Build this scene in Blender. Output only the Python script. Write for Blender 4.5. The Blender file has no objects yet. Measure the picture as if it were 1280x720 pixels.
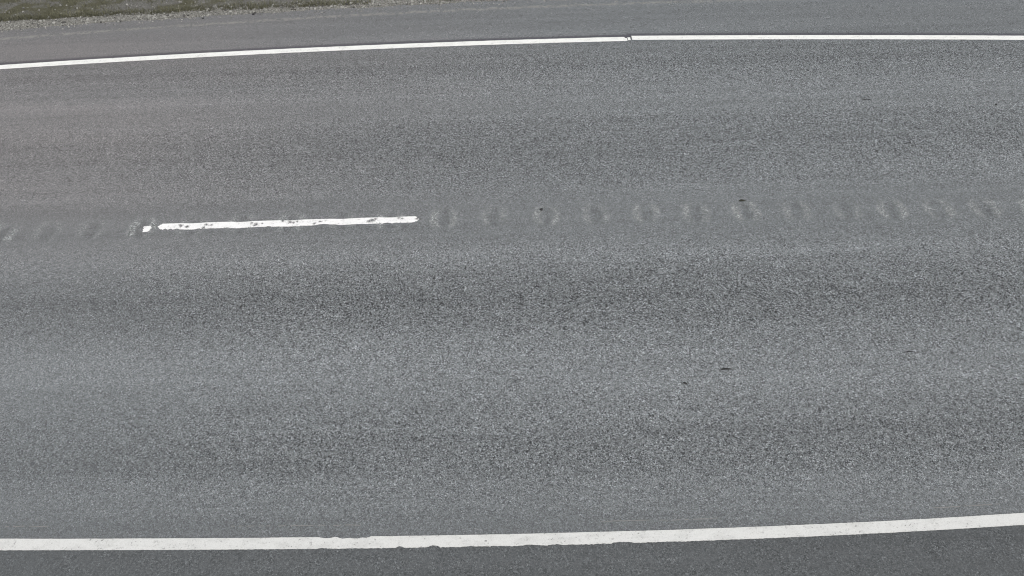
import bpy, bmesh, math, random
import numpy as np
from mathutils import Matrix, Vector, noise

rng = np.random.default_rng(7)
random.seed(7)
scene = bpy.context.scene
col = scene.collection

# ------------------------------------------------------------------ camera
pitch, roll, yaw = math.radians(45.516), math.radians(-1.960), math.radians(-0.666)
fw = Vector((math.sin(yaw) * math.cos(pitch), math.cos(yaw) * math.cos(pitch), -math.sin(pitch)))
rt = Vector((math.cos(yaw), -math.sin(yaw), 0))
up = rt.cross(fw)
rt2 = rt * math.cos(roll) + up * math.sin(roll)
up2 = -rt * math.sin(roll) + up * math.cos(roll)
cd = bpy.data.cameras.new('traffic_camera')
cam = bpy.data.objects.new('traffic_camera', cd)
col.objects.link(cam)
m = Matrix((rt2, up2, -fw)).transposed().to_4x4()
m.translation = Vector((0, -6.725, 5.751))
cam.matrix_world = m
cd.sensor_width = 36
cd.lens = 36 * 1004.95 / 1280
cd.clip_end = 6000
scene.camera = cam

# ------------------------------------------------------------------ overcast sky and soft sun
SUN_EL, SUN_AZ = math.radians(48), math.radians(150)
world = bpy.data.worlds.new('World')
scene.world = world
world.use_nodes = True
wn, wl = world.node_tree.nodes, world.node_tree.links
wn.clear()
sky = wn.new('ShaderNodeTexSky')
sky.sky_type = 'NISHITA'
sky.sun_disc = False
sky.sun_elevation = SUN_EL
sky.sun_rotation = SUN_AZ
sky.air_density = 1.0
sky.dust_density = 4.0
hsv = wn.new('ShaderNodeHueSaturation')       # cloud cover takes most of the blue out of the sky
hsv.inputs['Saturation'].default_value = 0.22
bg = wn.new('ShaderNodeBackground')
bg.inputs['Strength'].default_value = 0.12
out = wn.new('ShaderNodeOutputWorld')
wl.new(sky.outputs[0], hsv.inputs['Color'])
wl.new(hsv.outputs[0], bg.inputs['Color'])
wl.new(bg.outputs[0], out.inputs['Surface'])
sl = bpy.data.lights.new('sun', 'SUN')
sl.energy = 1.3
sl.angle = math.radians(40)
sl.color = (1.0, 0.965, 0.92)
so = bpy.data.objects.new('sun', sl)
col.objects.link(so)
sd = Vector((math.sin(SUN_AZ) * math.cos(SUN_EL), math.cos(SUN_AZ) * math.cos(SUN_EL), math.sin(SUN_EL)))
so.rotation_euler = sd.to_track_quat('Z', 'Y').to_euler()
scene.view_settings.view_transform = 'Standard'
scene.view_settings.look = 'None'
scene.view_settings.gamma = 1.0
scene.view_settings.exposure = 0.45
scene.cycles.pixel_filter_type = 'BLACKMAN_HARRIS'
scene.cycles.filter_width = 1.05

# ------------------------------------------------------------------ node helper
class NT:
    def __init__(self, name):
        self.mat = bpy.data.materials.new(name)
        self.mat.use_nodes = True
        self.t = self.mat.node_tree
        self.t.nodes.clear()
        self.out = self.t.nodes.new('ShaderNodeOutputMaterial')
        self.b = self.t.nodes.new('ShaderNodeBsdfPrincipled')
        self.t.links.new(self.b.outputs[0], self.out.inputs[0])
        self.b.inputs['Specular IOR Level'].default_value = 0.25
        self.b.inputs['Roughness'].default_value = 0.9
        self.geo = self.t.nodes.new('ShaderNodeNewGeometry')
        self.pos = self.geo.outputs['Position']

    def put(self, sock, v):
        if hasattr(v, 'is_linked') or isinstance(v, bpy.types.NodeSocket):
            self.t.links.new(v, sock)
        elif isinstance(v, (tuple, list)) and len(v) == 3 and sock.type == 'RGBA':
            sock.default_value = (*v, 1)
        else:
            sock.default_value = v

    def math(self, op, a, b=0.0, c=0.0, clamp=False):
        n = self.t.nodes.new('ShaderNodeMath')
        n.operation = op
        n.use_clamp = clamp
        self.put(n.inputs[0], a); self.put(n.inputs[1], b); self.put(n.inputs[2], c)
        return n.outputs[0]

    def sep(self, v):
        n = self.t.nodes.new('ShaderNodeSeparateXYZ')
        self.put(n.inputs[0], v)
        return n.outputs

    def scale(self, v, s, off=(0, 0, 0)):
        n = self.t.nodes.new('ShaderNodeMapping')
        self.put(n.inputs['Vector'], v)
        n.inputs['Scale'].default_value = s
        n.inputs['Location'].default_value = off
        return n.outputs[0]

    def noise(self, v, s, detail=2.0, rough=0.5, col=False):
        n = self.t.nodes.new('ShaderNodeTexNoise')
        self.put(n.inputs['Vector'], v)
        n.inputs['Scale'].default_value = s
        n.inputs['Detail'].default_value = detail
        n.inputs['Roughness'].default_value = rough
        return n.outputs['Color' if col else 'Fac']

    def voro(self, v, s, feature='F1', outp='Color'):
        n = self.t.nodes.new('ShaderNodeTexVoronoi')
        n.feature = feature
        self.put(n.inputs['Vector'], v)
        n.inputs['Scale'].default_value = s
        return n.outputs[outp]

    def ramp(self, f, stops, interp='LINEAR'):
        n = self.t.nodes.new('ShaderNodeValToRGB')
        n.color_ramp.interpolation = interp
        e = n.color_ramp.elements
        while len(e) < len(stops):
            e.new(0.5)
        for k, (p, c) in enumerate(sorted(stops, key=lambda q: q[0])):
            e[k].position = p
            e[k].color = (c, c, c, 1) if not isinstance(c, tuple) else (*c, 1)
        self.put(n.inputs[0], f)
        return n.outputs[0]

    def mix(self, f, a, b, mode='MIX'):
        n = self.t.nodes.new('ShaderNodeMix')
        n.data_type = 'RGBA'
        n.blend_type = mode
        n.clamp_factor = True
        self.put(n.inputs[0], f); self.put(n.inputs[6], a); self.put(n.inputs[7], b)
        return n.outputs[2]

    def smooth(self, v, a, b, lo=0.0, hi=1.0):
        n = self.t.nodes.new('ShaderNodeMapRange')
        n.interpolation_type = 'SMOOTHSTEP'
        self.put(n.inputs[0], v)
        n.inputs[1].default_value = a; n.inputs[2].default_value = b
        n.inputs[3].default_value = lo; n.inputs[4].default_value = hi
        return n.outputs[0]

    def bump(self, h, strength, dist):
        n = self.t.nodes.new('ShaderNodeBump')
        n.inputs['Strength'].default_value = strength
        n.inputs['Distance'].default_value = dist
        self.put(n.inputs['Height'], h)
        self.t.links.new(n.outputs[0], self.b.inputs['Normal'])

    def attr(self, name):
        n = self.t.nodes.new('ShaderNodeAttribute')
        n.attribute_name = name
        return n.outputs['Fac']

    def objco(self):
        n = self.t.nodes.new('ShaderNodeTexCoord')
        return n.outputs['Object']

    def color(self, c):
        self.put(self.b.inputs['Base Color'], c)


# wear across the road: (distance from the centre line, tone, coarseness of the open stone)
WEAR = [(4.2, .80, .55), (3.78, .84, .65), (3.45, .92, 1.0), (3.15, .91, 1.25), (2.8, 1.00, 1.05), (2.45, 1.10, .85), (2.15, .98, .75), (1.9, 1.02, 1.05),
        (1.55, .95, 1.25), (1.15, .95, 1.25), (.8, 1.04, 1.1), (.5, 1.02, .95), (.28, .91, .55), (.08, .90, .50), (-.22, .93, .55),
        (-.45, 1.05, .85), (-.75, 1.05, 1.05), (-1.08, .87, 1.2), (-1.4, .87, 1.2), (-1.7, 1.00, 1.0), (-2.15, 1.10, .78), (-2.5, 1.05, .80),
        (-2.78, .86, .98), (-3.06, .86, .92), (-3.3, .95, .72), (-3.52, .92, .55), (-3.7, .82, .40), (-4.2, .78, .40)]


def asphalt(name, kind='road'):
    n = NT(name)
    p = n.pos
    x, y, _ = n.sep(p)
    # aggregate: stones of two sizes, each with its own grey, in dark bitumen
    wob = n.noise(p, 90, 1, .5, True)
    pw = n.mix(0.012, p, wob, 'ADD')
    r1 = n.sep(n.voro(pw, 108))
    r2 = n.sep(n.voro(n.scale(pw, (1, 1, 1), (3.3, 1.7, 0)), 180))
    r3 = n.noise(p, 130, 1, .6)
    a = n.math('ADD', n.math('MULTIPLY', r1[0], .62), n.math('MULTIPLY', r2[0], .38))
    # per-stone reflectance curve: many middling, few very dark, few pale
    tone1 = n.ramp(r1[0], [(0, .18), (.18, .42), (.32, .84), (.68, 1.08), (.88, 1.48), (1, 2.1)])
    tone2 = n.ramp(r2[1], [(0, .35), (.25, .75), (.75, 1.08), (1, 1.75)])
    agg = n.math('MULTIPLY', tone1, tone2)
    # waves in the wheel tracks so that no edge runs ruler-straight
    wv = n.noise(n.scale(p, (.07, .6, 1)), 1.0, 3, .5)
    yy = n.math('ADD', y, n.math('MULTIPLY', n.math('SUBTRACT', wv, .5), .32))
    f = n.math('MULTIPLY_ADD', yy, 1 / 8.4, .5)
    tone = n.ramp(f, [((q[0] + 4.2) / 8.4, q[1] * .8) for q in WEAR], 'B_SPLINE')
    coarse = n.ramp(f, [((q[0] + 4.2) / 8.4, q[2] * .6) for q in WEAR], 'B_SPLINE')
    big = n.noise(n.scale(p, (.14, .8, 1), (5, 2, 0)), 1.1, 4, .5)
    streak = n.noise(n.scale(p, (.045, 2.6, 1), (1, 7, 0)), 1.6, 4, .6)
    mott = n.noise(p, 7, 4, .6)
    if kind == 'road':
        base = .176
        cf = n.math('MULTIPLY', coarse, 1.02 / .6)
        t = n.math('MULTIPLY', tone, 1 / .8)
    elif kind == 'far':
        base, cf, t = .158, n.math('MULTIPLY', mott, 1.1), 1.0
    else:
        base, cf, t = .096, n.math('MULTIPLY', mott, .9), 1.0
    left_mask = n.math('MULTIPLY', n.smooth(x, 3.0, -7.5), n.smooth(y, -2.6, 2.0))
    left_mask = n.math('MULTIPLY', left_mask, n.smooth(big, .15, .7, .55, 1.0))
    cf = n.math('MULTIPLY', cf, n.math('SUBTRACT', 1.0, n.math('MULTIPLY', n.math('MAXIMUM', left_mask, n.smooth(x, -1.5, -5.0, 0, .8)), .5)))  # grain weaker towards the left
    fac = n.math('MULTIPLY', cf, n.smooth(mott, .2, .8, .85, 1.1))
    agg = n.math('ADD', 1.0, n.math('MULTIPLY', n.math('SUBTRACT', agg, 1.0), fac))
    t = n.math('MULTIPLY', t, n.smooth(big, .25, .75, .95, 1.04))
    t = n.math('MULTIPLY', t, n.smooth(streak, .25, .75, .90, 1.08))
    t = n.math('MULTIPLY', t, n.smooth(mott, .25, .75, .975, 1.025))
    v = n.math('MULTIPLY', n.math('MULTIPLY', t, agg), base)
    v = n.math('MAXIMUM', v, .012)
    # hue: grey stone with a few bluish, greenish and reddish ones; warmer towards the far left
    tint = n.mix(r2[2], (1.03, .995, .955), (.955, 1.0, 1.035))
    tint = n.mix(.5, (1, 1, 1), tint)
    cool = n.mix(left_mask, (.934, .995, 1.034), (1.028, .992, .996))
    c = n.mix(1.0, tint, cool, 'MULTIPLY')
    comb = n.t.nodes.new('ShaderNodeCombineColor')
    for k in range(3):
        n.put(comb.inputs[k], v)
    c = n.mix(1.0, c, comb.outputs[0], 'MULTIPLY')
    if kind == 'far':
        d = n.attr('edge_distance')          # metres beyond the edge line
        edge_band = n.math('MULTIPLY', n.smooth(n.math('ADD', d, n.math('MULTIPLY', n.math('SUBTRACT', r3, .5), .06)), .165, .10), .62)
        c = n.mix(edge_band, c, (.040, .036, .050))  # narrow dark purplish band just beyond the far edge line
        s = n.attr('streak_distance')        # metres from the washed-up line of sand
        w = n.math('ABSOLUTE', n.math('ADD', s, n.math('MULTIPLY', n.math('SUBTRACT', n.noise(p, 5, 4, .6), .5), .10)))
        sand = n.math('MULTIPLY', n.smooth(w, .07, .01), n.smooth(n.noise(p, 16, 3, .65), .36, .66, .0, .55))
        c = n.mix(sand, c, (.27, .27, .245))
        sp = n.math('MULTIPLY', n.smooth(n.noise(n.scale(p, (1, 2.5, 1), (9, 4, 0)), 6, 4, .65), .66, .74), .35)
        c = n.mix(sp, c, (.22, .22, .205))
    n.color(c)
    rough = n.smooth(mott, .2, .8, .78, .94)
    n.put(n.b.inputs['Roughness'], rough)
    h = n.math('ADD', n.math('MULTIPLY', n.voro(pw, 108, 'F1', 'Distance'), -1.0), n.math('MULTIPLY', r3, .5))
    n.bump(h, .35 if kind == 'road' else .2, .006)
    return n


M = {}
M['road'] = asphalt('worn_asphalt').mat
M['far'] = asphalt('sandy_shoulder_asphalt', 'far').mat
M['near'] = asphalt('dark_shoulder_asphalt', 'near').mat

# groove: the same asphalt, its two milled lips broken open to pale fresh stone
g = asphalt('milled_asphalt')
prev = g.b.inputs['Base Color'].links[0].from_socket
oc = g.sep(g.objco())
wx = g.math('MULTIPLY', g.math('SUBTRACT', g.noise(g.pos, 7, 3, .6), .5), .10)
ox = g.math('ADD', oc[0], wx)
curve = g.math('MULTIPLY', g.math('MULTIPLY', oc[1], oc[1]), 1.6)       # the cutter leaves lips bowed like brackets
lip = g.math('ABSOLUTE', g.math('SUBTRACT', g.math('ADD', g.math('ABSOLUTE', ox), curve), .112))
lm = g.math('MULTIPLY', g.smooth(lip, .075, .01), g.smooth(g.math('ABSOLUTE', oc[1]), .20, .09))
lm = g.math('MULTIPLY', lm, g.smooth(g.noise(g.scale(g.pos, (1, 1, 1), (4, 2, 0)), 6, 3, .55), .34, .56, .25, 1.0))
gr = g.sep(g.voro(g.pos, 95))
stone = g.ramp(gr[0], [(0, .55), (.25, .95), (.6, 1.25), (.8, 1.9), (1, 2.9)])
floor_ = g.math('MULTIPLY', g.smooth(g.math('ABSOLUTE', ox), .105, .04), g.smooth(g.math('ABSOLUTE', oc[1]), .18, .10))
floor_ = g.math('MULTIPLY', floor_, g.smooth(g.noise(g.pos, 8, 3, .6), .36, .58, .0, .9))
base_ = g.mix(floor_, prev, (.82, .82, .82), 'MULTIPLY')  # middle of the dish darkened: its shade put into the colour
fresh = g.mix(1.0, (.156, .164, .163), stone, 'MULTIPLY')
oi = g.t.nodes.new('ShaderNodeObjectInfo')
vary = g.math('MULTIPLY_ADD', oi.outputs['Random'], .55, .42)      # each groove worn to its own degree
g.color(g.mix(g.math('MULTIPLY', lm, vary), base_, fresh))
M['groove'] = g.mat


def paint(name, base, dirt, spots):
    n = NT(name)
    a = n.noise(n.scale(n.pos, (1, 2, 1)), 6, 5, .6)
    b = n.noise(n.pos, 60, 3, .6)
    c = n.mix(n.smooth(a, .42, .72, 0, dirt), base, tuple(q * .72 for q in base))
    sp = n.math('MULTIPLY', n.smooth(b, .60, .68), spots)
    sp = n.math('MULTIPLY', sp, n.smooth(a, .40, .60))
    c = n.mix(1.0, c, n.ramp(n.noise(n.pos, 150, 2, .6), [(.25, .80), (.5, .97), (.75, 1.0)]), 'MULTIPLY')
    c = n.mix(sp, c, (.16, .16, .155))
    th = n.math('MULTIPLY', n.smooth(n.noise(n.pos, 16, 3, .6), .56, .70), n.smooth(n.noise(n.pos, 120, 2, .6), .40, .60))
    c = n.mix(n.math('MULTIPLY', th, spots * .75), c, (.26, .26, .255))
    if name.startswith('fresh'):            # half worn paint round the chips
        wa = n.math('ADD', n.attr('wear'), n.math('MULTIPLY', n.math('SUBTRACT', n.noise(n.pos, 55, 4, .7), .5), 1.5))
        c = n.mix(n.smooth(wa, .48, 1.0, 0, .8), c, (.21, .21, .205))
    n.color(c)
    n.b.inputs['Roughness'].default_value = .62
    n.bump(n.noise(n.pos, 110, 2, .6), .25, .002)
    return n.mat


M['dash'] = paint('fresh_white_paint', (.78, .78, .775), .3, .8)
M['far_line'] = paint('white_line_paint', (.75, .755, .73), .35, .6)
M['near_line'] = paint('worn_white_line_paint', (.59, .595, .58), .45, .85)
M['pale'] = paint('pale_scratch', (.19, .19, .185), .5, .9)


def flat(name, c1, c2, s, rough=.9):
    n = NT(name)
    n.color(n.mix(n.smooth(n.noise(n.pos, s, 4, .6), .3, .7), c1, c2))
    n.b.inputs['Roughness'].default_value = rough
    n.bump(n.noise(n.pos, s * 3, 3, .6), .4, .004)
    return n.mat


def per_piece(name, stops):
    n = NT(name)
    n.color(n.mix(n.smooth(n.noise(n.pos, 60, 3, .6), .2, .8, 0, .35), n.ramp(n.attr('piece_tone'), stops), (.10, .095, .085)))
    return n.mat


M['rubber'] = flat('black_rubber', (.010, .010, .011), (.022, .022, .022), 80, .7)
M['bark'] = flat('dark_bark', (.030, .025, .020), (.055, .047, .036), 90)
M['leaf'] = flat('dry_dark_leaf', (.028, .030, .022), (.05, .05, .038), 90)
M['stone'] = flat('dark_stone', (.022, .022, .023), (.05, .05, .05), 120)
M['gravel'] = per_piece('crushed_stone', [(0, (.02, .02, .02)), (.25, (.09, .09, .088)), (.6, (.24, .24, .225)), (1, (.34, .34, .32))])
M['grit'] = per_piece('washed_grit', [(0, (.12, .12, .115)), (1, (.33, .33, .30))])
M['grass'] = per_piece('verge_grass', [(0, (.062, .060, .046)), (.35, (.082, .083, .048)), (.7, (.112, .112, .066)), (1, (.22, .21, .155))])

v = NT('verge_soil')
vx, vy, _ = v.sep(v.pos)
na = v.noise(v.pos, 4, 5, .6); nb = v.noise(v.pos, 45, 4, .65)
pale = v.mix(v.smooth(nb, .35, .65), (.085, .083, .075), (.235, .232, .212))
soil = v.mix(v.smooth(nb, .3, .7), (.070, .068, .062), (.165, .162, .15))
moss = v.mix(v.smooth(nb, .3, .7), (.052, .050, .032), (.098, .096, .062))
ed = v.math('ADD', v.attr('edge_distance'), v.math('MULTIPLY', v.math('SUBTRACT', na, .5), .35))
cc = v.mix(v.smooth(ed, .20, .34), pale, soil)
cc = v.mix(v.math('MULTIPLY', v.smooth(ed, .26, .5), v.smooth(v.noise(v.pos, 2.3, 4, .6), .42, .56)), cc, moss)
v.color(cc)
v.bump(nb, .6, .01)
M['verge'] = v.mat

f = NT('field_ground')
f.color(f.mix(f.smooth(f.noise(f.pos, .6, 6, .65), .35, .65), (.050, .060, .022), (.105, .098, .045)))
f.bump(f.noise(f.pos, 8, 5, .6), .6, .05)
M['field'] = f.mat


# ------------------------------------------------------------------ object helpers
def link(name, me, mat=None, parent=None, loc=None):
    o = bpy.data.objects.new(name, me)
    col.objects.link(o)
    if mat:
        me.materials.append(mat)
    if parent:
        o.parent = parent
    if loc:
        o.location = loc
    return o


def mesh(name, verts, faces, smooth=False, attrs=None):
    me = bpy.data.meshes.new(name)
    me.from_pydata([tuple(q) for q in verts], [], [tuple(q) for q in faces])
    for k, arr in (attrs or {}).items():
        at = me.attributes.new(k, 'FLOAT', 'POINT')
        at.data.foreach_set('value', np.asarray(arr, dtype=np.float32))
    if smooth:
        me.shade_smooth()
    me.update()
    return me


def tag(o, label=None, cat=None, group=None, kind=None):
    for k, q in (('label', label), ('category', cat), ('group', group), ('kind', kind)):
        if q:
            o[k] = q
    return o


def hold(x, lim=8.2):
    return max(-lim, min(lim, x))


# ------------------------------------------------------------------ how the markings run (metres; x along the road, y across)
def far_left_c(x):
    x = hold(x); return -.004928 * x * x + .005672 * x + 3.8596


def far_right_c(x):
    x = hold(x); return -.002596 * x * x - .034058 * x + 3.9468


JOINT = 1.70


def far_c(x):
    return far_left_c(x) if x < JOINT else far_right_c(x)


def near_c(x):
    x = hold(x, 5.2); return .000289 * x ** 3 + .004513 * x * x - .001819 * x - 3.7846


def centre_c(x):
    x = hold(x); return -.002066 * x * x - .002802 * x + .0248


def streak_c(x):
    x = hold(x); return -.005431 * x * x + .028484 * x + 4.9463


def pave_c(x):                                  # outer edge of the far shoulder
    x = hold(x, 8.5)
    q = 5.215 + .034 * x - .0038 * x * x if x < 0 else 5.215 + .004 * x
    return q + .035 * noise.noise(Vector((x * 2.1, 3.3, 0))) + .02 * noise.noise(Vector((x * 7, 1.3, 0)))


# ------------------------------------------------------------------ milled grooves
GX = [-5.649, -5.165, -4.68, -4.124, -3.577, -3.036, -2.489, -1.925, -1.389, -.80, -.245, .328, .872, 1.424, 1.965, 2.514,
      3.068, 3.614, 4.088, 4.60, 5.099]
GX = [GX[0] - .52 * k for k in range(12, 0, -1)] + GX + [GX[-1] + .53 * k for k in range(1, 13)]
HX, HY = .20, .21                               # half size of the piece let into the road
GY = [centre_c(x) for x in GX]


def dish(u, w):                                 # u along the road, w across, metres from the groove's middle
    a, b = abs(u) / .125, abs(w) / .175
    if a >= 1 or b >= 1:
        return 0.0
    return -.007 * (1 - a * a) * min(1.0, (1 - b) * 4)


def ground_z(x, y):
    for gx, gy in zip(GX, GY):
        if abs(x - gx) < HX:
            return dish(x - gx, y - gy)
    return 0.0


# ------------------------------------------------------------------ road (structure) with openings for the grooves
XS = sorted(set([-60, -45, -30, -20, -14] + [round(-11 + .25 * k, 3) for k in range(89)] + [14, 20, 30, 45, 60]))


def strip(cuts, xs):
    """a sheet between successive curves; cuts = list of functions x -> (y, z)"""
    V, F = [], []
    for x in xs:
        for c in cuts:
            y, z = c(x)
            V.append((x, y, z))
    nC = len(cuts)
    for i in range(len(xs) - 1):
        for j in range(nC - 1):
            a = i * nC + j
            F.append((a, a + nC, a + nC + 1, a + 1))
    return V, F


V, F = [], []


def add(VF):
    b = len(V)
    V.extend(VF[0])
    F.extend([tuple(i + b for i in q) for q in VF[1]])


BAND = .30
add(strip([lambda x: (near_c(x) - .02, 0), lambda x: (-2, 0), lambda x: (-BAND, 0)], XS))
add(strip([lambda x: (BAND, 0), lambda x: (2, 0), lambda x: (far_c(x) + .02, 0)], XS))
x0 = -60
for gx, gy in zip(GX, GY):
    a, b = gx - HX, gx + HX
    add(([(x0, -BAND, 0), (a, -BAND, 0), (a, BAND, 0), (x0, BAND, 0)], [(0, 1, 2, 3)]))
    add(([(a, -BAND, 0), (b, -BAND, 0), (b, gy - HY, 0), (a, gy - HY, 0)], [(0, 1, 2, 3)]))
    add(([(a, gy + HY, 0), (b, gy + HY, 0), (b, BAND, 0), (a, BAND, 0)], [(0, 1, 2, 3)]))
    x0 = b
add(([(x0, -BAND, 0), (60, -BAND, 0), (60, BAND, 0), (x0, BAND, 0)], [(0, 1, 2, 3)]))
road = link('road', mesh('road', V, F), M['road'])
tag(road, kind='structure')

NG = 20
gv = [(-HX + 2 * HX * i / NG, -HY + 2 * HY * j / NG) for i in range(NG + 1) for j in range(NG + 1)]
gf = [(i * (NG + 1) + j, (i + 1) * (NG + 1) + j, (i + 1) * (NG + 1) + j + 1, i * (NG + 1) + j + 1) for i in range(NG) for j in range(NG)]
gm = mesh('rumble_groove', [(a, b, dish(a, b)) for a, b in gv], gf, True)
gm.materials.append(M['groove'])
for gx, gy in zip(GX, GY):
    link('rumble_groove', gm, None, road, (gx, gy, 0))

# pale scored guide marks beside the near line, thin sheets on the road
for xa, xb, off in ((-2.30, -1.28, .095), (.50, .98, .085), (1.05, 1.50, .080), (3.18, 3.80, .085), (-4.1, -3.75, .10)):
    vv, ff = [], []
    k = int((xb - xa) / .03)
    for i in range(k + 1):
        x = xa + (xb - xa) * i / k
        yc = near_c(x) + .05 + off + .006 * noise.noise(Vector((x * 9, 0, 5)))
        w = .004 + .003 * noise.noise(Vector((x * 14, 2, 0)))
        vv += [(x, yc - w, .004), (x, yc + w, .004)]
        if i and random.random() > .22:
            a = len(vv) - 4
            ff.append((a, a + 2, a + 3, a + 1))
    link('guide_mark', mesh('guide_mark', vv, ff), M['pale'], road)

# ------------------------------------------------------------------ shoulders, verges, ground
xs2 = [x for x in XS if x <= 11]
XF = sorted(set(XS + [round(-10 + .05 * k, 3) for k in range(320)]))
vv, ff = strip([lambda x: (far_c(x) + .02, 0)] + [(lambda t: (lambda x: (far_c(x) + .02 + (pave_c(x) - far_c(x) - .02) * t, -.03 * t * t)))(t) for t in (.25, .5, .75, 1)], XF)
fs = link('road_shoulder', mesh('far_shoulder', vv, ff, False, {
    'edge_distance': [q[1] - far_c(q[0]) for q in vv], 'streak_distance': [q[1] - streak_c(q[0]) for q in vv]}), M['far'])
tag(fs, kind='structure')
vv, ff = strip([lambda x: (-5.3, -.03), lambda x: (-4.5, -.01), lambda x: (near_c(x) - .02, 0)], XS)
ns = link('road_shoulder', mesh('near_shoulder', vv, ff), M['near'])
tag(ns, kind='structure')


def verge_z(x, d):
    return -.03 - .10 * max(0, d - .3) + .018 * noise.noise(Vector((x * 2.3, d * 2.3, 0))) * min(1, d * 6) + .010 * noise.noise(Vector((x * 9, d * 9, 4))) * min(1, d * 8)


DS = [-.02, 0, .04, .08, .12, .17, .22, .28, .35, .42, .5, .6, .7, .85, 1, 1.3, 1.7, 2.2, 3]
vv, ff = strip([(lambda d: (lambda x: (pave_c(x) + d, -.034 if d <= 0 else verge_z(x, d))))(d) for d in DS], XF)
fv = link('verge', mesh('far_verge', vv, ff, True, {'edge_distance': [q[1] - pave_c(q[0]) for q in vv]}), M['verge'])
tag(fv, kind='structure')
vv, ff = strip([lambda x: (-9.5, -.36), lambda x: (-7, -.2), lambda x: (-6, -.08), lambda x: (-5.28, -.034)], XS)
nv = link('verge', mesh('near_verge', vv, ff, True, {'edge_distance': [-5.28 - q[1] for q in vv]}), M['verge'])
tag(nv, kind='structure')
gd = link('ground', mesh('ground', [(-2500, -2500, -.42), (2500, -2500, -.42), (2500, 2500, -.42), (-2500, 2500, -.42)], [(0, 1, 2, 3)]), M['field'])
tag(gd, kind='structure')


# ------------------------------------------------------------------ painted markings: sheets 4 mm thick, edges and chips as they broke
def line(name, xa, xb, step, centre, half, rows, ragged, keep, mat, on_dish=False, coarse=(), worn=None):
    xs = list(np.arange(xa, xb + 1e-6, step))
    xs = sorted([q for q in coarse if q < xa - .01] + xs + [q for q in coarse if q > xb + .01])
    bm = bmesh.new()
    grid = []
    wl_ = bm.verts.layers.float.new('wear') if worn else None
    for i, x in enumerate(xs):
        c = centre(x)
        lo, hi = ragged(x)
        rowv = []
        for j in range(rows + 1):
            t = j / rows
            y = c - half + lo + (2 * half - lo - hi) * t
            jx = 0 if i in (0, len(xs) - 1) and not on_dish else random.uniform(-.25, .25) * step
            if x < xa or x > xb:
                jx = 0
            z = .004 + (ground_z(x, y) if on_dish else 0)
            q = bm.verts.new((x + jx, y, z))
            if worn:
                q[wl_] = worn(x, t)
            rowv.append(q)
        grid.append(rowv)
    for i in range(len(xs) - 1):
        for j in range(rows):
            xm, tm = (xs[i] + xs[i + 1]) / 2, (j + .5) / rows
            if keep(xm, tm):
                bm.faces.new((grid[i][j], grid[i + 1][j], grid[i + 1][j + 1], grid[i][j + 1]))
    loose = [q for q in bm.verts if not q.link_faces]
    bmesh.ops.delete(bm, geom=loose, context='VERTS')
    edge = [e for e in bm.edges if e.is_boundary]
    r = bmesh.ops.extrude_edge_only(bm, edges=edge)
    for q in r['geom']:
        if isinstance(q, bmesh.types.BMVert):
            q.co.z -= .007
    bmesh.ops.recalc_face_normals(bm, faces=bm.faces)
    me = bpy.data.meshes.new(name)
    bm.to_mesh(me)
    bm.free()
    return link(name, me, mat)


def nz(x, s, k):
    return noise.noise(Vector((x * s, k * 3.7, k)))


FAR_COARSE = [-60, -40, -25, -15]
# far edge line, two runs that meet with a small step
def rag_far(x):
    return .003 * nz(x, 9, 1) + .002, .003 * nz(x, 9, 2) + .002


def keep_fl(x, t):
    e = JOINT - .095
    if x > e - .03 and x < e and t > .8:
        return True
    if x > e:
        d = x - e
        return (d < .04 and t < .95 - d * 10) or (.052 < d < .09 and .2 < t < .85)
    return True


l1 = line('edge_line', -9, 1.695, .012, far_left_c, .058, 6, rag_far, keep_fl, M['far_line'], coarse=FAR_COARSE)
tag(l1, 'white edge line on the far side running along the grassy verge to a broken joint', 'road marking', 'painted road lines')
l2 = line('edge_line', 1.715, 9, .012, far_right_c, .058, 6, rag_far, lambda x, t: True, M['far_line'], coarse=[15, 25, 40, 60])
tag(l2, 'straight white edge line on the far side, starting at the broken joint and running right', 'road marking', 'painted road lines')

# near edge line, chipped along its lower edge
NOTCH_LO = [(-1.55, .04, .008), (-.957, .035, .022), (-.70, .05, .026), (-.42, .03, .010), (-.24, .03, .010), (.02, .08, .008), (.23, .05, .010), (.73, .07, .020), (.80, .03, .012)]
NOTCH_HI = [(-1.53, .06, .016), (-1.40, .05, .024), (-1.31, .06, .024), (-1.23, .04, .014)]


def rag_near(x):
    mid = math.exp(-((x - .1) / 1.6) ** 2)
    lo = .004 + (.0012 + .0016 * mid) * (nz(x, 7, 3) + nz(x, 26, 4)) + (.0015 + .004 * mid) * nz(x, 55, 9) + (.001 + .003 * mid) * nz(x, 120, 10)
    hi = .004 + .0014 * (nz(x, 6, 5) + nz(x, 40, 6))
    if x < -1.2:
        hi += .002
    for a, w, d in NOTCH_LO:
        lo += .62 * d * max(0, 1 - (abs(x - a) / w) ** 2)
    for a, w, d in NOTCH_HI:
        hi += .6 * d * max(0, 1 - (abs(x - a) / w) ** 2)
    return lo, hi


PITS = [(-.30, .45, .009), (.92, .6, .006)]


def keep_near(x, t):
    for a, b, r in PITS:
        if math.hypot(x - a, (t - b) * .10) < r:
            return False
    return True


l3 = line('edge_line', -5.6, 5.6, .01, near_c, .052, 10, rag_near, keep_near, M['near_line'], coarse=[-60, -40, -25, -15, -9, 9, 15, 25, 40, 60])
tag(l3, 'wide greyish white edge line with chipped lower edge beside the dark near shoulder', 'road marking', 'painted road lines')

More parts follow.
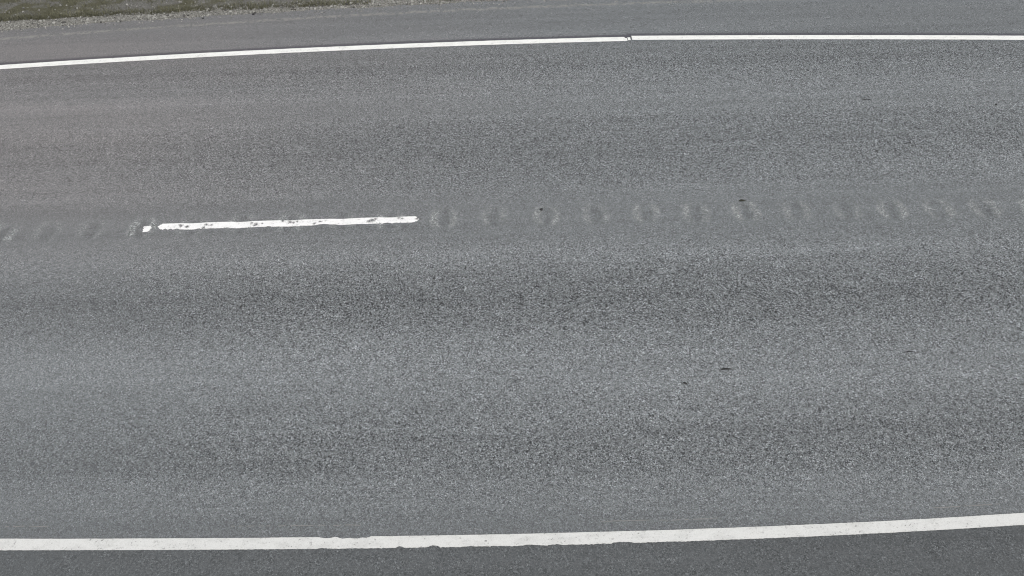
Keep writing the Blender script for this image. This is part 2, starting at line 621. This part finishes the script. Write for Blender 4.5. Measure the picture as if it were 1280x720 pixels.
# centre dash; paint broken away over the lips of the grooves
LIPS = [q for gx in GX for q in (gx - .11, gx + .11)]
CHIP = [(-3.70, .62, .030), (-3.63, .45, .030), (-3.44, .15, .022), (-3.42, .62, .026), (-3.36, .52, .022), (-2.92, .70, .020), (-2.87, .40, .032), (-2.80, .55, .018),
        (-2.58, .86, .022), (-2.50, .72, .028), (-2.46, .60, .020), (-2.42, .78, .018), (-2.22, .25, .022), (-2.16, .52, .024), (-1.62, .40, .030), (-1.585, .55, .034),
        (-1.55, .75, .022), (-1.30, .82, .02), (-1.26, .70, .018), (-1.10, .55, .022), (-1.03, .40, .022), (-1.00, .62, .020), (-.985, .3, .015)]
DASH_R = -1.085


def chip_noise(x, t):
    return noise.noise(Vector((x * 45, t * 5.5, 1.1))) + .6 * noise.noise(Vector((x * 110, t * 12, 7)))


def keep_dash(x, t):
    c = chip_noise(x, t)
    for a, b, r in CHIP:
        q = math.hypot((x - a), (t - b) * .09) / r
        if q < .42 + .9 * c:
            return False
    dl = min(abs(x - q) for q in LIPS)
    if dl < .06 and c > .78 - (.06 - dl) * 3:
        return False
    if c > 1.02:
        return False
    # rounded ragged ends
    if x < -3.952 + .03 * abs(t - .55) ** 2 * 8 + .012 * c:
        return False
    if x > DASH_R - .02 * abs(t - .5) ** 2 * 6 + .025 * c:
        return False
    return True


def wear_dash(x, t):
    w = 0.0
    for a, b, r in CHIP:
        w = max(w, math.exp(-((x - a) / (r * 1.5)) ** 2 - ((t - b) * .10 / (r * 1.4)) ** 2))
    return w


def rag_dash(x):
    lo = .005 + .0025 * nz(x, 5, 11) + .004 * nz(x, 34, 12) + .003 * nz(x, 80, 14)
    for a, w, d in ((-3.86, .02, .018), (-3.80, .02, .014), (-3.73, .025, .012), (-3.50, .03, .010), (-3.18, .03, .008), (-2.72, .03, .010), (-2.12, .10, .018), (-2.0, .05, .010), (-1.42, .05, .016), (-1.33, .03, .010), (-1.1, .05, .008)):
        lo += d * max(0, 1 - (abs(x - a) / w) ** 2)
    return lo, .002 + .002 * nz(x, 30, 13)


def dash_c(x):
    return .004 + .0045 * (x + 3.9)


d1 = line('centre_dash', -3.97, -1.05, .008, dash_c, .053, 12, rag_dash, keep_dash, M['dash'], True, worn=wear_dash)
tag(d1, 'long bright white centre dash with chipped paint between the two lanes', 'road marking', 'painted road lines')


def keep_bit(x, t):
    c = chip_noise(x, t)
    return -4.100 + .010 * c - .012 * t < x < -4.026 + .012 * c - .05 * abs(t - .6) ** 2


d2 = line('centre_dash', -4.13, -4.00, .007, lambda x: -.018, .052, 12, lambda x: (.004, .004 + .003 * nz(x, 20, 3)), keep_bit, M['dash'], True)
tag(d2, 'small square white paint remnant just off the left end of the long centre dash', 'road marking', 'painted road lines')


# ------------------------------------------------------------------ gravel, grit and grass of the far verge
def ico():
    bm = bmesh.new()
    bmesh.ops.create_icosphere(bm, subdivisions=1, radius=1)
    v_ = np.array([q.co[:] for q in bm.verts]); f_ = np.array([[q.index for q in t.verts] for t in bm.faces])
    bm.free()
    return v_, f_


IV, IF = ico()
OV = np.array([(1, 0, 0), (-1, 0, 0), (0, 1, 0), (0, -1, 0), (0, 0, 1), (0, 0, -1)], float)
OF = np.array([(0, 2, 4), (2, 1, 4), (1, 3, 4), (3, 0, 4), (2, 0, 5), (1, 2, 5), (3, 1, 5), (0, 3, 5)])


def scatter(name, pts, sizes, tones, bv, bf, mat, squash=(.55, .9)):
    n = len(pts)
    V_, F_, T_ = [], [], []
    for k in range(n):
        a = rng.uniform(0, 2 * math.pi)
        s = sizes[k] * np.array([rng.uniform(.8, 1.25), rng.uniform(.65, 1.0), rng.uniform(*squash)])
        q = bv * (1 + rng.uniform(-.22, .22, (len(bv), 1))) * s
        c, d = math.cos(a), math.sin(a)
        q = np.stack([q[:, 0] * c - q[:, 1] * d, q[:, 0] * d + q[:, 1] * c, q[:, 2]], 1) + pts[k]
        V_.append(q); F_.append(bf + k * len(bv)); T_.append(np.full(len(bv), tones[k]))
    V_, F_, T_ = np.concatenate(V_), np.concatenate(F_), np.concatenate(T_)
    me = bpy.data.meshes.new(name)
    me.from_pydata(V_.tolist(), [], F_.tolist())
    at = me.attributes.new('piece_tone', 'FLOAT', 'POINT')
    at.data.foreach_set('value', T_.astype(np.float32))
    me.update()
    return link(name, me, mat)


pts, sz, tn = [], [], []
for k in range(7000):
    x = rng.uniform(-11, 4)
    q_ = rng.random()
    d = abs(rng.normal(.08, .15)) if q_ < .68 else rng.uniform(0, .9) if q_ < .85 else -abs(rng.normal(0, .07))
    if 0 < d < .03 and rng.random() < .4:
        continue
    s = min(.026, .0085 * math.exp(rng.normal(0, .55)))
    if d < 0:
        s *= .7
    pts.append((x, pave_c(x) + d - .015, (verge_z(x, d) if d > 0 else -.03) + s * .3))
    sz.append(s); tn.append(float(np.clip(rng.beta(2.0, 1.7) + .04, 0, 1)))
tag(scatter('gravel', pts, sz, tn, IV, IF, M['gravel']), 'pale crushed gravel strip between the far shoulder asphalt and the grass', 'gravel', None, 'stuff')

pts, sz, tn = [], [], []
for k in range(2200):
    x = rng.uniform(-10, 4)
    if noise.noise(Vector((x * 1.3, 0, 8))) < rng.uniform(-.9, .1):
        continue
    y = streak_c(x) + rng.normal(0, .025) + .05 * noise.noise(Vector((x * 2, 5, 0)))
    if rng.random() < .15:
        y = rng.uniform(streak_c(x) - .5, pave_c(x))
    y = min(y, pave_c(x))
    t = max(0, (y - far_c(x)) / (pave_c(x) - far_c(x)))
    s = .0036 * math.exp(rng.normal(0, .4))
    pts.append((x, y, -.03 * t * t + s * .3)); sz.append(s); tn.append(rng.random())
tag(scatter('sand', pts, sz, tn, OV, OF, M['grit']), 'thin line of washed up pale sand on the far shoulder asphalt', 'sand', None, 'stuff')

gv_, gf_, gt_ = [], [], []


def blade(x, y, z, h, lean, w, tone):
    a = rng.uniform(0, 2 * math.pi)
    dx, dy = math.cos(a), math.sin(a)
    px, py = -dy * w, dx * w
    b = len(gv_)
    gv_.extend([(x - px, y - py, z - .01), (x + px, y + py, z - .01), (x + dx * lean * .45 + px * .7, y + dy * lean * .45 + py * .7, z + h * .65),
                (x + dx * lean * .45 - px * .7, y + dy * lean * .45 - py * .7, z + h * .65), (x + dx * lean, y + dy * lean, z + h)])
    gf_.extend([(b, b + 1, b + 2, b + 3), (b + 3, b + 2, b + 4)])
    gt_.extend([tone] * 5)


def grass_edge(x):
    x = hold(x, 8.5)
    return -.003976 * x * x + 5.225 + .05 * noise.noise(Vector((x * 1.7, 9, 0))) + .03 * noise.noise(Vector((x * 5, 9, 2)))


for k in range(30000):
    x = rng.uniform(-11, .5)
    r = rng.random()
    d = abs(rng.normal(.0, .11)) if r < .45 else rng.uniform(0, 1.1) if r < .8 else rng.uniform(1.1, 2.8)
    y = grass_edge(x) + d
    if y < pave_c(x) + .06:
        continue
    patch = noise.noise(Vector((x * 1.1, y * 2.2, 3))) + .6 * noise.noise(Vector((x * 4, y * 5, 6)))
    dens = .85 if d < .16 else .25
    dens += .4 * max(0, min(1, (-5.3 - x)))
    dens -= .8 * max(0, min(1, (x + 3.0) / 1.2))
    if patch * .9 + dens < rng.uniform(0, 1.05):
        continue
    tone = float(np.clip(.45 + .35 * patch + rng.normal(0, .2), 0, 1))
    h = rng.uniform(.015, .06) * (1 if d < 1 else 1.8)
    blade(x, y, verge_z(x, y - pave_c(x)), h, h * rng.uniform(.3, 1.3), rng.uniform(.002, .0045) * (1 if d < 1 else 1.6), tone)
me = mesh('grass', gv_, gf_, False, {'piece_tone': gt_})
tag(link('grass', me, M['grass']), 'low olive grass growing behind the gravel at the far verge', 'grass', None, 'stuff')


# ------------------------------------------------------------------ small things lying about
def pebble(name, x, y, z, s, mat, label, cat, rot=0.0, group=None):
    bm = bmesh.new()
    bmesh.ops.create_icosphere(bm, subdivisions=2, radius=1)
    for q in bm.verts:
        q.co *= 1 + .28 * noise.noise(q.co * 1.7 + Vector((x, y, 0)))
        q.co.x *= s[0]; q.co.y *= s[1]; q.co.z *= s[2]
    me_ = bpy.data.meshes.new(name)
    bm.to_mesh(me_); bm.free()
    o = link(name, me_, mat, None, (x, y, z + s[2] * .75))
    o.rotation_euler.z = rot
    return tag(o, label, cat, group)


def sliver(name, x, y, L, w, h, bend, mat, label, cat, rot=0.0, group=None):
    """a tapered, slightly curved scrap with a forked ragged end"""
    N = 10
    vv, ff = [], []
    for i in range(N + 1):
        t = i / N
        r = w * (.35 + .65 * math.sin(math.pi * min(1, t * .85 + .12))) * (1 + .25 * noise.noise(Vector((t * 6, x, y))))
        cx, cy, cz = (t - .5) * L, bend * math.sin(math.pi * t), h * .5 + .002 * math.sin(t * 5)
        for k in range(6):
            a = k * math.pi / 3
            vv.append((cx, cy + r * math.cos(a), max(.001, cz + h * .5 * math.sin(a))))
    for i in range(N):
        for k in range(6):
            a, b = i * 6 + k, i * 6 + (k + 1) % 6
            ff.append((a, a + 6, b + 6, b))
    ff.append(tuple(range(6))); ff.append(tuple(N * 6 + k for k in range(5, -1, -1)))
    o = link(name, mesh(name, vv, ff), mat, None, (x, y, .001))
    o.rotation_euler.z = rot
    return tag(o, label, cat, group)


SCR = 'dark scraps lying on the road'
sliver('rubber_scrap', 1.862, -2.181, .10, .0095, .010, .003, M['rubber'], 'thin straight black rubber sliver lying flat in the near lane', 'rubber scrap', .02, SCR)
sliver('rubber_scrap', 1.46, -2.33, .040, .010, .010, .006, M['rubber'], 'short stubby black scrap near the thin straight sliver in the near lane', 'rubber scrap', -.2, SCR)
sliver('rubber_scrap', 3.565, -2.03, .055, .009, .008, .004, M['rubber'], 'small dark scrap furthest right in the near lane', 'rubber scrap', .1, SCR)
sliver('rubber_scrap', 4.50, 2.122, .10, .008, .008, -.004, M['rubber'], 'thin dark scrap lying in the far lane toward the right', 'rubber scrap', 0, SCR)
pebble('stone', 6.068, 1.933, 0, (.014, .012, .009), M['stone'], 'dark pebble lying in the far lane by the right side', 'stone', .4)
# the curled leaf and the chip that lie by the grooves
lv, lf = [], []
for i in range(9):
    t = i / 8
    w = .024 * math.sin(math.pi * (t * .9 + .05)) + .002
    for s in (-1, 0, 1):
        lv.append(((t - .5) * .095, s * w, .004 + .012 * abs(s) + .006 * math.sin(t * 4)))
for i in range(8):
    for j in range(2):
        a = i * 3 + j
        lf.append((a, a + 3, a + 4, a + 1))
b = len(lv)
lv += [(.045, -.003, .006), (.045, .003, .006), (.085, .012, .010), (.085, .016, .010)]
lf.append((b, b + 2, b + 3, b + 1))
lo_ = link('leaf', mesh('leaf', lv, lf, True), M['leaf'], None, (2.50, .178, .001))
lo_.rotation_euler.z = .12
lo_.scale = (.72, .62, .7)
sm = lo_.modifiers.new('thickness', 'SOLIDIFY'); sm.thickness = .0015
tag(lo_, 'dark curled leaf with a stalk lying above the rumble grooves right of centre', 'leaf')
pebble('stone', .275, .125, 0, (.020, .016, .010), M['stone'], 'small black stone chip by a rumble groove at mid road', 'stone', .8)
pebble('stone', -3.963, 4.985, -.03, (.020, .016, .015), M['stone'], 'black stone lying at the edge of the far gravel strip', 'stone', .3)
sliver('twig', -3.36, 5.10, .11, .007, .010, .014, M['bark'], 'short dark twig lying on the pale gravel strip', 'twig', -.25).location.z = -.028
pebble('stone', -4.72, 4.90, -.028, (.022, .014, .010), M['stone'], 'dull dark stone half sunk at the inner edge of the gravel strip', 'stone', .1)
